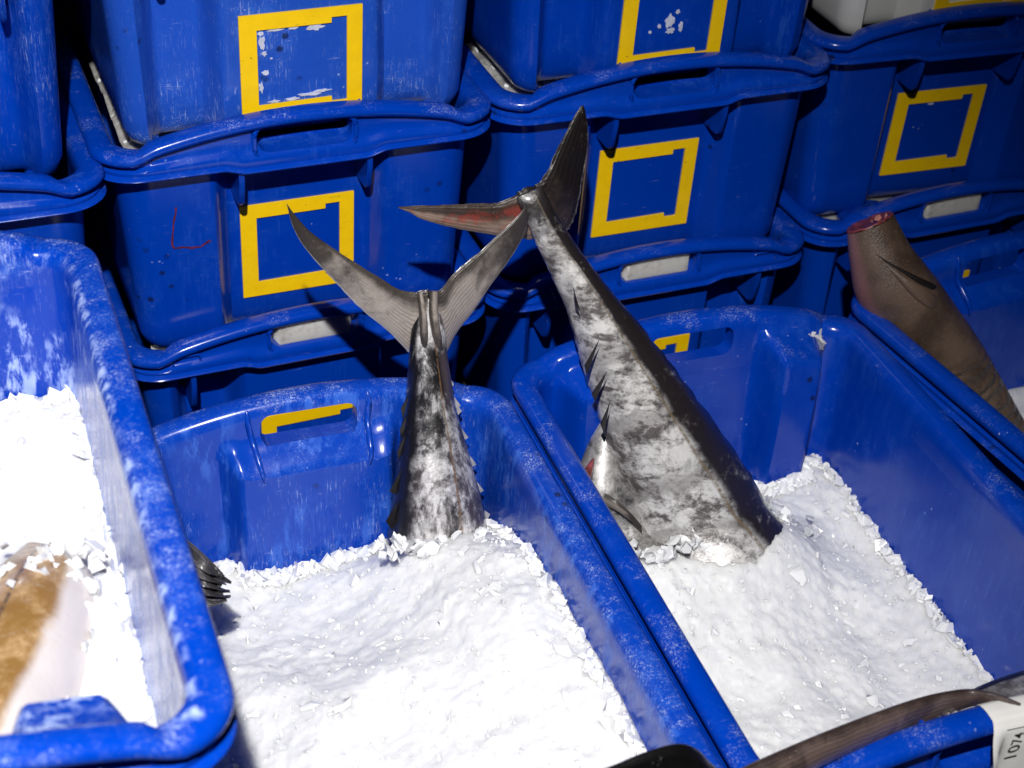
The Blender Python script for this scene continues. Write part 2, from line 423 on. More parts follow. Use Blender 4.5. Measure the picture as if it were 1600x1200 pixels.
def inner_rib_mesh(x):
    bm = bmesh.new(); s = 1 if x > 0 else -1
    pts = []
    for k, (n, z) in enumerate(((-.0222, -.0144), (-.0248, -.018), (-.0262, -.023), (-.0266, -.027), (-.0266, -.031), (-.0266, -.0335), (-.0266, -.036), (-.0266, -.0385), (-.0268, -.041), (-.027, -.045))):
        xx = x - s * .0012 * max(0, k - 3); pts.append((xx, -(hL + n - recess(xx, z, 0, 1)) + .0012, z + arch(xx) * arch_w(z, 1)))
    tube(bm, pts, [.001, .0022, .0030, .0032, .0032, .0032, .0032, .003, .0026, .0012], 8)
    return from_bm(bm, 'inner_rib', 60)
def notch_mesh(x):
    bm = bmesh.new(); y = hL - .0082
    tube(bm, [(x - .0145, y, -.036), (x - .014, y, -.020), (x - .012, y, -.018), (x + .012, y, -.018), (x + .014, y, -.020), (x + .0145, y, -.036)], .0015, 6)
    return from_bm(bm, 'rim_notch', 60)
ME_PART = [('label_frame', frame_mesh(0), M_YEL), ('label_frame', frame_mesh(1), M_YEL)]
for x in (-.066, .066): ME_PART.append(('rib', rib_mesh(x, -.092, 0), M_BLUE))
for x in (-.135, .135): ME_PART.append(('rib', rib_mesh(x, -.094, 1), M_BLUE))
for x in (-.060, .060): ME_PART.append(('inner_rib', inner_rib_mesh(x), M_BLUE))
for x in (-.140, .140): ME_PART.append(('rim_notch', notch_mesh(x), M_BLUE))

def make_bin(name, label, group, loc, rz, flip, scuff, frost, mat=M_BLUE, scale=(1, 1, 1), proto=[None]):
    """flip True turns the bin end for end, as every second bin of a stack is turned"""
    root = empty(name, loc, rz + (math.pi if flip else 0)); root.scale = scale
    tag(root, label, 'crate', group)
    if proto[0] is None:
        proto[0] = [link('rim', ME_RIM, M_BLUE), link('body', ME_BODY, M_BLUE)] + [link(n, me, m) for n, me, m in ME_PART]
        kids = proto[0]
    else:
        kids = [k.copy() for k in proto[0]]
        for k in kids: COL.objects.link(k)
    for k in kids:
        k.parent = root; k['scuff'] = float(scuff); k['frost'] = float(frost); k['crate_seed'] = (len(label) * .377 + loc[0] * 3.1 + loc[2] * 5.7) % 1.0
        if k.name.split('.')[0] != 'label_frame':
            k.material_slots[0].link = 'OBJECT'; k.material_slots[0].material = mat
    return root

PITCHZ = .2445
GS, GF = 'blue fish crates stacked behind', 'crates of fish and ice set out in front'
stack = {}
def sb(key, x, y, z, a, flip, label, sc, fr=.2, mat=M_BLUE):
    dx, dz = {'A': (-.012, -.010), 'B': (.007, 0), 'C': (.017, 0), 'D': (.022, 0)}[key[0]]
    stack[key] = make_bin('fish_crate', label, GS, (x + dx, y, z + dz), a, flip, sc, fr, mat, (1.04, 1, 1))
zt = [.549, .792, 1.0365]
sb('A1', -.41, .318, .548, .0, True, 'blue crate at the foot of the far left stack, hidden behind others', .2)
sb('A2', -.3985, .309, .790, -.02, False, 'blue crate under the top one of the far left stack, mostly its rim showing', .25)
sb('A3', -.4005, .314, 1.0345, -.02, True, 'top blue crate of the far left stack, no yellow frame in sight', .9)
sb('B1', .000, .324, .549, .002, True, 'bottom crate of the second stack from left, ice showing in its handle', .3)
sb('B2', .000, .3225, .791, -.017, False, 'blue crate with red pen mark beside its yellow frame, second stack', .4)
sb('B3', .004, .326, 1.0355, -.014, True, 'top crate of the second stack, torn white scraps along its whole yellow frame', 1.10)
sb('C1', .424, .322, .551, -.02, True, 'bottom crate of the third stack, ice in its handle, right of the crossed fish tails', .25)
sb('C2', .419, .3225, .792, -.027, False, 'blue crate with grime spots in its yellow frame, right beside the upright dark tail lobe', .35)
sb('C3', .420, .327, 1.0365, -.02, True, 'top crate of the third stack, white splash of scraps inside its yellow frame', .3)
sb('D1', .852, .334, .555, -.006, True, 'bottom crate of the far right stack, ice in its handle beside the shark', .15)
sb('D2', .845, .336, .800, -.075, False, 'dark blue crate with yellow frame right under the white crate', .2)
sb('D3', .852, .340, 1.0445, -.05, True, 'white crate with yellow frame on top of the far right stack', .25, .2, M_WHITE)
stack['D3'].name = 'white_fish_crate'

FS = (1.03, 1.0, 1.0)
FP = dict(F1=(-.474, -.482, .838, -.032), F2=(-.0765, -.4485, .567, -.056), F3=(.3460, -.4566, .574, -.060), F4=(.813, -.395, .566, .06))
front = {}
def fb(key, flip, label, sc, fr, scale=FS):
    x, y, z, a = FP[key]; front[key] = make_bin('ice_crate', label, GF, (x, y, z + DROP * scale[2]), a, flip, sc, fr, M_BLUE, scale)
fb('F1', True, 'raised front-left crate holding ice and a golden fish, frosted inside wall', .85, 1.0, (1.03, 1.012, 1.0))
fb('F2', True, 'scuffed crate of ice with one silver tuna tail standing up in its middle', .95, .42, (1.012, 1.06, 1.175))
fb('F3', False, 'crate of ice holding the long barred mackerel, numbered white tag on its near rim', .45, .06, (1.012, 1.06, 1.20))
fb('F4', True, 'crate on the right edge holding the brown shark trunk', .25, .1, (1.03, 1.0, 1.17))
make_bin('ice_crate', 'crate underneath the raised front-left crate, almost fully hidden', GF, (-.515, -.47, .588), -.01, False, .4, .2, M_BLUE, (1.0, 1.0, 1.19))

# red pen mark and label scraps (parts of their crates)
def ribbon(path, w, end, off=.0007):
    bm = bmesh.new(); s = -1 if end == 0 else 1; L_, R_ = [], []
    for i, (x, z) in enumerate(path):
        a = path[max(0, i - 1)]; b = path[min(len(path) - 1, i + 1)]
        d = Vector((b[0] - a[0], b[1] - a[1])).normalized(); n = Vector((-d.y, d.x)) * w * (.6 + .8 * random.random())
        for q, lst in ((1, L_), (-1, R_)):
            X, Z = x + q * n.x, z + q * n.y
            lst.append(bm.verts.new((X, s * (wall_y(Z, end, X) + off), Z)))
    for i in range(len(path) - 1): bm.faces.new((L_[i], L_[i + 1], R_[i + 1], R_[i]))
    return from_bm(bm, 'pen_mark')
def wig(a, b, n, amp):
    return [(a[0] + (b[0] - a[0]) * i / n + random.uniform(-amp, amp), a[1] + (b[1] - a[1]) * i / n + random.uniform(-amp, amp)) for i in range(n + 1)]
pm = ribbon(wig((-.130, -.085), (-.137, -.130), 9, .0008) + wig((-.136, -.134), (-.110, -.138), 9, .0010) + wig((-.108, -.138), (-.098, -.132), 4, .0006), .0009, 0)
link('pen_mark', pm, M_RED, stack['B2'])
def scraps(blobs, end, seed):
    rnd = random.Random(seed); bm = bmesh.new(); s = -1 if end == 0 else 1
    for (x, z, rx, rz) in blobs:
        k = 16; ph = rnd.random() * 9
        top = []
        for off in (.0010, -.0005):
            vs = []
            for i in range(k):
                a = 2 * math.pi * i / k; q = .62 + .75 * abs(noise.noise(Vector((math.cos(a) * 1.7 + ph, math.sin(a) * 1.7, ph))))+ .12*math.sin(5*a+ph)
                X, Z = x + rx * q * math.cos(a), z + rz * q * math.sin(a)
                vs.append(bm.verts.new((X * -s, s * (wall_y(Z, end) + off), Z)))
            top.append(vs)
        bm.faces.new(top[0])
        for i in range(k): bm.faces.new((top[0][i], top[0][(i + 1) % k], top[1][(i + 1) % k], top[1][i]))
    return from_bm(bm, 'label_scrap')
def add_scraps(key, end, blobs, seed):
    for i, b in enumerate(blobs): link('label_scrap', scraps([b], end, seed + i), M_RESIDUE, stack[key])
zt0, zt1 = FRZ0 + .02, FRZ1 - .019
dq = -.044
add_scraps('B3', 1, [(a, b + dq, c, d) for a, b, c, d in [(-.040, zt1 - .002, .0035, .003), (-.039, zt1 - .012, .004, .009), (-.026, zt1 + .0005, .009, .0018), (-.008, zt1 + .0005, .006, .002), (.014, zt1 - .001, .009, .0045), (-.037, zt1 - .024, .003, .003),
                     (-.036, zt1 - .045, .004, .003), (-.041, zt0 + .018, .0025, .007), (-.028, zt0 + .0005, .007, .0018), (-.010, zt0 + .001, .009, .002), (.008, zt0 + .004, .013, .0022), (.020, zt0 + .0065, .009, .002), (-.030, zt1 - .03, .0015, .001)]], 11)
add_scraps('C3', 1, [(a, b + dq, c, d) for a, b, c, d in [(-.004, -.152, .007, .009), (-.002, -.164, .006, .004), (-.016, -.157, .0025, .003), (.010, -.160, .003, .007), (-.026, -.163, .0025, .002), (.004, -.142, .003, .003)]], 31)
add_scraps('D2', 0, [(-.012, zt1 - .024, .005, .0015)], 47)

# ------------------------------------------------------------------ ice
def chip(bm, p, r, rnd, flat=.55, mi=0):
    up = Vector((rnd.gauss(0, 1), rnd.gauss(0, 1), rnd.gauss(0, 1))).normalized()
    q = up.to_track_quat('Z', 'Y')
    k = rnd.choice((4, 5, 5, 6)); a0 = rnd.random() * 6
    t = [bm.verts.new(p + q @ Vector((r * rnd.uniform(.55, 1.1) * math.cos(a0 + i * 6.283 / k), r * rnd.uniform(.55, 1.1) * math.sin(a0 + i * 6.283 / k), r * flat * rnd.uniform(.15, .55)))) for i in range(k)]
    b = [bm.verts.new(v.co + q @ Vector((r * rnd.uniform(-.3, .3), r * rnd.uniform(-.3, .3), -r * flat * rnd.uniform(.6, 1.1)))) for v in t]
    for v in t + b: v.co += Vector((rnd.uniform(-1, 1), rnd.uniform(-1, 1), rnd.uniform(-1, 1))) * r * .14
    fs = [bm.faces.new(t), bm.faces.new(b[::-1])] + [bm.faces.new((t[i], b[i], b[(i + 1) % k], t[(i + 1) % k])) for i in range(k)]
    if mi:
        for f in fs: f.material_index = mi
def fbm(x, y, s, sd): return noise.fractal(Vector((x * s, y * s, sd)), 1.0, 2.1, 5)
def ice_heap(name, label, root, hfun, nx, ny, nchips, seed, mat, ymin=-.245, ymax=.245, end_hi=0, hx=None, rough=.0085, chipr=(.0014, .0040), skirt=0, edge=True, clear_step=False):
    """a heap in the bin's own coordinates: fine broken surface plus loose flakes; +y is the far end of the bin as it stands"""
    rnd = random.Random(seed); bm = bmesh.new(); g = []
    def lim(x, z):
        r = recess(x, max(z, -.2), end_hi, 1); return hL + n_out(z) - .0046 - r + .0015
    def lx(z): return hW + n_out(z) - .0046 + .0015
    def H_(x, y):
        p = Vector((x * 75, y * 75, seed + .4 * noise.noise(Vector((x * 40, y * 40, seed))))); d = noise.voronoi(p)[0]
        q = noise.voronoi(Vector((x * 170, y * 170, seed + 5)))[0]
        lump = S(.25, .75, noise.noise(Vector((x * 16, y * 16, seed + 3))) + .5)
        return hfun(x, y) + rough * .75 * fbm(x, y, 14, seed) + rough * (.42 * lump * (.5 - d[0]) + .12 * (.4 - q[0])) + .14 * rough * fbm(x, y, 120, seed + 9)
    for j in range(ny + 1):
        row = []
        for i in range(nx + 1):
            u = -1 + 2 * i / nx; x = u * lx(-.15) if hx is None else u * hx
            v = j / ny; y0 = ymin; y1 = min(ymax, lim(x, hfun(x, ymax - .03))) - .020 * S(.150, .185, abs(x)); y0 = ymin + .030 * S(.135, .175, abs(x)) + (.036 * S(.104, .094, abs(x)) if clear_step else 0) + (0 if edge else .022 * S(.044, .048, abs(x)) * (ymin < -.27))
            y = y0 + (y1 - y0) * v; z = H_(x, y)
            m = lx(z)
            if hx is None and abs(u) > .98: x = math.copysign(m, u)
            row.append(bm.verts.new((x + (rnd.uniform(-.0008, .0008) if 0 < i < nx else 0), y + (rnd.uniform(-.0008, .0008) if 0 < j < ny else 0), z)))
        g.append(row)
    for j in range(ny):
        for i in range(nx): bm.faces.new((g[j][i], g[j][i + 1], g[j + 1][i + 1], g[j + 1][i]))
    if skirt:
        lo = [bm.verts.new((v.co.x, v.co.y, v.co.z - skirt)) for v in g[0]]
        for i in range(nx): bm.faces.new((lo[i], lo[i + 1], g[0][i + 1], g[0][i]))
    for f in bm.faces: f.smooth = True
    fb_ = bmesh.new()
    for c in range(nchips):
        big_edge = rnd.random(); r = rnd.uniform(*chipr)
        if not edge: big_edge = .5
        elif big_edge < .05 or big_edge > .93: r = rnd.uniform(.004, .0115)
        elif rnd.random() < .09: r *= rnd.uniform(1.8, 3.2)
        hx_ = lx(-.12) if hx is None else hx
        x = rnd.uniform(-1, 1) * (hx_ - r * .6)
        if big_edge < .10: x = math.copysign(hx_ - r * .8, x)
        y1 = min(ymax, lim(x, hfun(x, ymax - .03))) - r * .7
        y = rnd.uniform(ymin if edge else -.20, y1) if big_edge < .90 else y1 - rnd.random() * .010
        if edge and abs(x) < hx_ - .014 and y < y1 - .014 and rnd.random() < .6: continue
        chip(fb_, Vector((x, y, H_(x, y) + r * (rnd.uniform(-.55, -.05) if abs(x) < hx_ - .012 and y < y1 - .012 else rnd.uniform(-.2, .35)))), r, rnd, .5, 1 if rnd.random() < .35 else 0)
    me = bpy.data.meshes.new(name); bm.to_mesh(me); bm.free()
    o = link(name, me, mat)
    fk = link('ice_flakes', from_bm(fb_, 'ice_flakes', 45), [M_FLAKE if mat is M_ICE else mat, M_MILKY], o); fk['kind'] = 'stuff'
    o.matrix_world = Matrix.LocRotScale(root[0], Matrix.Rotation(root[1], 3, 'Z').to_quaternion(), Vector(root[2]))
    tag(o, label, 'ice', None, 'stuff'); return o
def hp(key, s=(1.03, 1, 1)): x, y, z, a = FP[key]; return (Vector((x, y, z)), a, s)
def h1(x, y): return -.152 + .016 * S(.04, .20, y) + .012 * S(.08, -.05, y) * S(.12, .05, x) + .030 * math.exp(-(((x - .10) / .035) ** 2 + ((y - .02) / .035) ** 2)) + .020 * math.exp(-(((x - .155) / .02) ** 2 + ((y + .03) / .05) ** 2)) - .030 * math.exp(-(((x - .165) / .012) ** 2 + ((y + .085) / .014) ** 2)) + .006 * noise.noise(Vector((x * 20, y * 20, 1)))
def h2(x, y): return -.152 + .055 * S(-.02, .15, x) * S(.18, .09, y) + .040 * S(.16, .02, y) * S(-.17, -.05, x) - .03 * S(-.10, -.22, y) * S(.0, -.12, x) + .064 * math.exp(-(((x - .12) / .085) ** 2 + ((y - .165) / .06) ** 2)) + .008 * noise.noise(Vector((x * 14, y * 14, 3)))
def h3(x, y):
    m = math.exp(-(((x + .06) / .10) ** 2 + ((y - .12) / .10) ** 2)); m2 = math.exp(-(((x - .04) / .055) ** 2 + ((y - .115) / .06) ** 2))
    return -.188 + .040 * m + .045 * m2 + .012 * S(.10, .02, x) * S(-.05, -.2, y) + .006 * S(.14, .18, x) - .02 * S(-.2, -.26, y) + .014 * math.exp(-(((x - .150) / .05) ** 2 + ((y - .22) / .07) ** 2)) - .012 * math.exp(-(((x - .09) / .03) ** 2 + ((y + .04) / .14) ** 2)) + .008 * noise.noise(Vector((x * 14, y * 14, 7)))
def h4(x, y): return -.17 + .01 * x
ice_heap('crushed_ice', 'crushed ice around the golden fish in the front-left crate', hp('F1', (1.03, 1.012, 1)), h1, 170, 210, 3000, 3, M_ICE, end_hi=0, ymax=.26)
ice_heap('crushed_ice', 'crushed ice round the upright silver tuna tail in the scuffed middle crate', hp('F2', (1.012, 1.06, 1)), h2, 190, 230, 3800, 5, M_ICE, end_hi=0, ymax=.26)
ice_heap('crushed_ice', 'crushed ice round the long barred mackerel, beside the white numbered tag', hp('F3', (1.012, 1.06, 1)), h3, 190, 230, 4200, 8, M_ICE, end_hi=1, ymax=.262)
ice_heap('crushed_ice', 'patch of crushed ice behind the brown shark trunk at the right edge', hp('F4'), h4, 60, 70, 900, 12, M_ICE, end_hi=0, ymax=.26)
def hs(x, y): return -.030 + .030 * S(-.235, -.255, y) * S(.10, .07, abs(x)) 
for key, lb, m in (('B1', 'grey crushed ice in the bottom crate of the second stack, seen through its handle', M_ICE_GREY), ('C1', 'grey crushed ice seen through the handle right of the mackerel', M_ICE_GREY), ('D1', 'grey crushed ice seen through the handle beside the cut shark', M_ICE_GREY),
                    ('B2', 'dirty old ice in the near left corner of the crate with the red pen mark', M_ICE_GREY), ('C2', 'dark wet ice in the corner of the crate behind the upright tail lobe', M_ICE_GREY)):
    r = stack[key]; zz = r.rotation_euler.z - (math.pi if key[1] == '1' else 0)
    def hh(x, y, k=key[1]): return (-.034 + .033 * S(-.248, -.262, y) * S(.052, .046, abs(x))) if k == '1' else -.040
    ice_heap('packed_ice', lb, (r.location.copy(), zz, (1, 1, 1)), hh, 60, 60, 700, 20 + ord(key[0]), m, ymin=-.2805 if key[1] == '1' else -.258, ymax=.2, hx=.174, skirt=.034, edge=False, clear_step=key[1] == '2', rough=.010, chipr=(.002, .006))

# loose pieces of melting ice on the corner step of the third front crate
def shard_patch(name, label, base, n, spread, r, seed, mat):
    rnd = random.Random(seed); bm = bmesh.new()
    for i in range(n):
        p = Vector((rnd.gauss(0, spread[0]), rnd.gauss(0, spread[1]), rnd.uniform(0, spread[2])))
        chip(bm, p, rnd.uniform(*r), rnd, .35)
    me = from_bm(bm, name, 20); o = link(name, me, mat); o.location = base; tag(o, label, 'ice', None, 'stuff'); return o
shard_patch('melting_ice', 'thin melting ice on the corner step inside the mackerel crate', aty(1258, 530, -.185), 26, (.012, .006, .003), (.004, .010), 5, M_CLEAR)
shard_patch('loose_ice', 'glassy ice lumps against the dark back of the long mackerel', aty(1205, 825, -.305), 34, (.022, .014, .012), (.005, .011), 6, M_CLEAR)
shard_patch('spilled_ice', 'spilled ice flakes on the near rim beside the white tag', atz(1470, 1127, .590), 20, (.012, .003, .003), (.0015, .0035), 8, M_ICE)

# ------------------------------------------------------------------ fish
def catmull(st, k):
    n = len(st); out = []
    for i in range(n - 1):
        p0, p1, p2, p3 = st[max(0, i - 1)], st[i], st[i + 1], st[min(n - 1, i + 2)]
        for j in range(k):
            t = j / k
            out.append([.5 * (2 * b + (c - a) * t + (2 * a - 5 * b + 4 * c - d) * t * t + (-a + 3 * b - 3 * c + d) * t ** 3) for a, b, c, d in zip(p0, p1, p2, p3)])
    out.append(list(st[-1])); return out
def loft(name, pairs, seg=24, sub=6, power=1.0, cap=True, jag=0.0, seed=0, tilt=0.0):
    """pairs: (point on one edge, point on the other edge, half thickness); lens or oval section"""
    st = catmull([list(a) + list(b) + [t] for a, b, t in pairs], sub); n = len(st); rings = []
    bm = bmesh.new(); dvl = []; rnd = random.Random(seed)
    C_ = [(Vector(s[0:3]) + Vector(s[3:6])) / 2 for s in st]
    for i, s in enumerate(st):
        A, B, t = Vector(s[0:3]), Vector(s[3:6]), max(s[6], .0004)
        tan = (C_[min(n - 1, i + 1)] - C_[max(0, i - 1)]); hw = (A - B) / 2
        nv = tan.cross(hw)
        if nv.length < 1e-9: nv = Vector((0, -1, 0))
        nv.normalize(); 
        if nv.dot(CAM_POS - C_[i]) < 0: nv = -nv
        ring = []
        for k in range(seg):
            a = 2 * math.pi * k / seg; ca, sa = math.cos(a), math.sin(a)
            cc = math.copysign(abs(ca) ** power, ca); ss = math.copysign(abs(sa) ** (2 - power if power > 1 else 1), sa) if power == 1 else math.copysign((1 - abs(cc) ** 1.4), sa)
            j_ = 1 + jag * rnd.uniform(-1, 1) * (abs(ca) > .9)
            q = C_[i] + hw * cc * j_ + nv * t * ss
            if tilt and i < 3 * sub: q = q - tan.normalized() * (t * ss * tilt * (1 - i / (3 * sub)))
            v = bm.verts.new(q); ring.append(v); dvl.append((cc, i / (n - 1)))
        rings.append(ring)
    for i in range(n - 1):
        for k in range(seg): bm.faces.new((rings[i][k], rings[i][(k + 1) % seg], rings[i + 1][(k + 1) % seg], rings[i + 1][k]))
    if cap: bm.faces.new(rings[0]); bm.faces.new(rings[-1][::-1])
    bmesh.ops.recalc_face_normals(bm, faces=bm.faces)
    me = bpy.data.meshes.new(name); bm.to_mesh(me); bm.free(); smooth(me, 60)
    d = me.attributes.new('dv', 'FLOAT', 'POINT'); a = me.attributes.new('al', 'FLOAT', 'POINT')
    for i, (x, y) in enumerate(dvl): d.data[i].value = x; a.data[i].value = y
    return me
def pxl(rows):     # (ax, ay, bx, by, depth y, half thickness)
    return [(aty(ax, ay, Y), aty(bx, by, Y), t) for ax, ay, bx, by, Y, t in rows]
def pxz(rows):
    return [(atz(ax, ay, Z), atz(bx, by, Z), t) for ax, ay, bx, by, Z, t in rows]
def place(name, me, mat, root): 
    o = link(name, me, mat, root); o.matrix_parent_inverse = root.matrix_world.inverted(); return o
def fish_root(name, loc, label, cat, group=None):
    r = empty(name, loc); tag(r, label, cat, group); bpy.context.view_layer.update(); return r
def finlets(root, specs, mat, grow=.55):
    for (x0, y0, x1, y1, x2, y2, Y) in specs:       # root points 0,1 on the body edge, tip 2
        a, b, c = aty(x0, y0, Y), aty(x1, y1, Y), aty(x2, y2, Y); c = c + (c - (a + b) / 2) * grow; a, b = a - (c - (a + b) / 2) * .25, b - (c - (a + b) / 2) * .25
        bm = bmesh.new(); n = (b - a).cross(c - a).normalized() * .0012
        f = [bm.verts.new(p + n * s) for s in (1, -1) for p in (a, b)] + [bm.verts.new(c)]
        mid = (a + b) / 2 * .4 + c * .6
        bm.faces.new((f[0], f[1], f[4])); bm.faces.new((f[2], f[4], f[3])); bm.faces.new((f[0], f[4], f[2])); bm.faces.new((f[1], f[3], f[4])); bm.faces.new((f[0], f[2], f[3], f[1]))
        place('finlet', from_bm(bm, 'finlet', 20), mat, root)

DK = (.012, .010, .011, 1); BLK = (.006, .006, .007, 1)
M_TUNA = skin('tuna_skin', (.010, .009, .010, 1), (.075, .065, .066, 1), (.76, .74, .74, 1), back=.80, line=-.12, line_col=(.20, .11, .05, 1), patch=(.40, .58), rough=.30, metal=.22, stretch=(42, 42, 20), spots=.95, band=(.40, .66), belly=(-.25, (.085, .065, .072, 1)))
M_TUNAFIN = fin_mat('tuna_fin', (.016, .012, .010, 1), (.40, .345, .30, 1), .46, 0, 44)
M_PALEFIN = simple('pale_finlet', (.46, .45, .46), .4, .35, 90)
M_DARKFIN = simple('dark_finlet', (.014, .012, .013), .4, .4, 90)
M_MACK = skin('mackerel_skin', (.020, .016, .017, 1), (.10, .088, .086, 1), (.66, .645, .63, 1), back=.28, back_sign=-1, line=.22, line_col=(.16, .12, .07, 1), bars=.6, patch=(.40, .55), rough=.30, metal=.14, stretch=(30, 30, 60), spots=.9, top_fade=.79)
M_MACKFIN = fin_mat('mackerel_fin', (.008, .006, .006, 1), (.050, .036, .030, 1), .22, 0, 24)
M_MACKFIN_RED = fin_mat('mackerel_fin_red', (.014, .009, .008, 1), (.30, .21, .16, 1), .90, .5, 22, .3, -.2)

# fish one: silver tuna tail standing in the middle crate
r1 = fish_root('tuna_tail', aty(687, 850, -.24), 'silver tuna tail with wide forked fin standing upright in the middle ice crate', 'fish')
place('body', loft('tuna_body', pxl([(600, 930, 790, 925, -.262, .050), (605, 880, 776, 872, -.25, .048), (612, 830, 760, 826, -.238, .045), (620, 760, 744, 762, -.225, .041), (627, 700, 728, 702, -.212, .034), (635, 640, 711, 642, -.198, .027), (639, 590, 703, 590, -.188, .021),
      (641, 550, 697, 550, -.180, .016), (643, 520, 695, 520, -.174, .0105), (649, 495, 690, 495, -.169, .008), (654, 474, 686, 474, -.165, .006), (657, 458, 682, 458, -.162, .0025)]), 32, 6, 1.0, True, .02, 4), M_TUNA, r1)
place('caudal_lobe', loft('lobe_a', pxl([(668, 452, 660, 565, -.168, .006), (645, 456, 636, 548, -.166, .0055), (622, 451, 604, 516, -.164, .0048), (590, 432, 563, 482, -.161, .004), (550, 407, 526, 443, -.158, .0033), (515, 384, 496, 411, -.155, .0026), (483, 360, 471, 380, -.152, .0020), (462, 337, 456, 350, -.149, .0012), (448, 318, 449, 322, -.147, .0005)]), 20, 6, 1.0, True, .02, 2), M_TUNAFIN, r1)
place('caudal_lobe', loft('lobe_b', pxl([(668, 454, 682, 566, -.168, .006), (688, 453, 698, 549, -.166, .0055), (706, 430, 713, 520, -.165, .0048), (728, 410, 739, 487, -.163, .0042), (751, 392, 765, 448, -.161, .0034), (782, 363, 793, 410, -.158, .0027), (804, 343, 814, 376, -.156, .002), (817, 327, 824, 346, -.154, .0012), (821, 316, 823, 320, -.153, .0005)]), 20, 6, 1.0, True, .02, 3), M_TUNAFIN, r1)
for e in ([(652, 456, 660, 458, -.172, .003), (655, 490, 666, 490, -.178, .005), (657, 525, 668, 525, -.184, .005), (660, 560, 666, 560, -.188, .002)],
          [(672, 455, 684, 455, -.171, .003), (671, 490, 684, 494, -.178, .005), (676, 530, 690, 530, -.185, .005), (684, 575, 692, 572, -.192, .002)],
          [(662, 545, 668, 545, -.188, .002), (665, 580, 674, 580, -.196, .003), (669, 620, 677, 620, -.2075, .003), (673, 655, 677, 655, -.219, .001)]):
    place('keel', loft('keel', pxl(e), 14, 6), M_TUNA if e[0][1] > 500 else M_TUNAFIN, r1)
finlets(r1, [(706, 612, 712, 645, 716, 632, -.2), (696, 575, 704, 612, 706, 598, -.195), (704, 617, 713, 655, 717, 640, -.202), (713, 655, 724, 692, 727, 680, -.21), (724, 695, 735, 735, 739, 722, -.217), (736, 738, 748, 775, 751, 763, -.226), (748, 790, 762, 815, 762, 803, -.235), (752, 812, 764, 830, 766, 826, -.236)], M_PALEFIN)
finlets(r1, [(636, 620, 628, 655, 627, 638, -.2), (631, 680, 622, 722, 621, 706, -.212), (625, 735, 615, 775, 610, 766, -.224), (618, 785, 610, 830, 604, 814, -.236), (633, 650, 627, 690, 625, 672, -.206)], M_DARKFIN, .15)

# fish two: long barred mackerel
r2 = fish_root('mackerel', aty(1090, 830, -.29), 'long barred mackerel with dark back, tail up, leaning out of the ice crate', 'fish')
place('body', loft('mackerel_body', pxl([(1080, 1000, 1300, 920, -.37, .055), (1040, 920, 1245, 850, -.325, .058), (1008, 852, 1196, 790, -.288, .056), (982, 787, 1160, 725, -.262, .051), (957, 714, 1110, 654, -.238, .045), (933, 642, 1061, 587, -.215, .038), (908, 562, 1008, 518, -.192, .031), (888, 490, 957, 458, -.172, .025),
      (860, 428, 914, 402, -.154, .020), (838, 382, 880, 352, -.140, .015), (829, 359, 868, 334, -.138, .012), (820, 338, 859, 315, -.136, .010), (812, 322, 852, 301, -.134, .007), (807, 309, 846, 290, -.131, .003)]), 32, 6, 1.0, True, .03, 7), M_MACK, r2)
place('caudal_lobe', loft('lobe_c', pxl([(806, 300, 864, 385, -.126, .005), (822, 293, 884, 364, -.125, .006), (840, 287, 897, 342, -.123, .0055), (856, 266, 904, 314, -.121, .0048), (867, 240, 910, 280, -.117, .004), (884, 207, 917, 240, -.114, .003), (897, 182, 919, 205, -.111, .002), (907, 167, 915, 176, -.109, .001), (910, 164, 912, 166, -.108, .0006)]), 16, 6, 1.0, True, .03, 5), M_MACKFIN, r2)
place('caudal_lobe', loft('lobe_d', pxl([(850, 300, 858, 372, -.127, .005), (826, 297, 826, 374, -.126, .006), (802, 306, 800, 371, -.125, .0055), (776, 317, 770, 367, -.124, .0045), (740, 318, 733, 361, -.121, .0038), (700, 320, 695, 353, -.118, .003), (660, 321, 658, 342, -.115, .0022), (638, 322, 640, 332, -.113, .0012), (622, 323, 624, 326, -.112, .0006)]), 16, 6, 1.0, True, .03, 6), M_MACKFIN_RED, r2)
finlets(r2, [(921, 575, 918, 562, 937, 529, -.232), (934, 618, 929, 608, 949, 579, -.245), (946, 668, 941, 655, 953, 628, -.258), (905, 480, 898, 470, 895, 446, -.205), (862, 455, 868, 470, 858, 448, -.165)], M_DARKFIN, .0)
finlets(r2, [(1112, 672, 1128, 702, 1118, 678, -.245), (1132, 700, 1150, 732, 1137, 702, -.254), (1126, 690, 1180, 790, 1140, 706, -.268)], M_DARKFIN, .25)

# a second mackerel lies half under it, belly slit open
M_MACKB = skin('pale_mackerel_skin', DK, (.05, .046, .046, 1), (.36, .35, .34, 1), back=.55, back_sign=-1, patch=(.36, .55), rough=.34, metal=.3, stretch=(30, 30, 36), spots=.8)
r3 = fish_root('slit_mackerel', aty(960, 790, -.27), 'smaller grey fish with a red slit belly, tucked left of the long mackerel', 'fish')
place('body', loft('slit_body', pxl([(940, 640, 952, 642, -.205, .004), (932, 668, 962, 668, -.212, .012), (918, 705, 975, 705, -.222, .02), (906, 742, 990, 738, -.233, .026), (905, 775, 1005, 770, -.245, .03), (925, 820, 1015, 810, -.26, .03), (955, 870, 1035, 860, -.285, .03), (1000, 930, 1060, 915, -.31, .02)]), 24, 6), M_MACKB, r3)
M_FLESH = simple('cut_flesh', (.30, .065, .065), .3, .6, 110, .4)
M_PINK = simple('pink_flesh', (.52, .22, .19), .32, .35, 120, .4)
place('belly_slit', loft('slit', pxl([(925, 717, 928, 717, -.243, .002), (913, 733, 925, 736, -.255, .004), (907, 745, 921, 750, -.262, .005), (905, 757, 915, 760, -.268, .003)]), 12, 5), M_FLESH, r3)
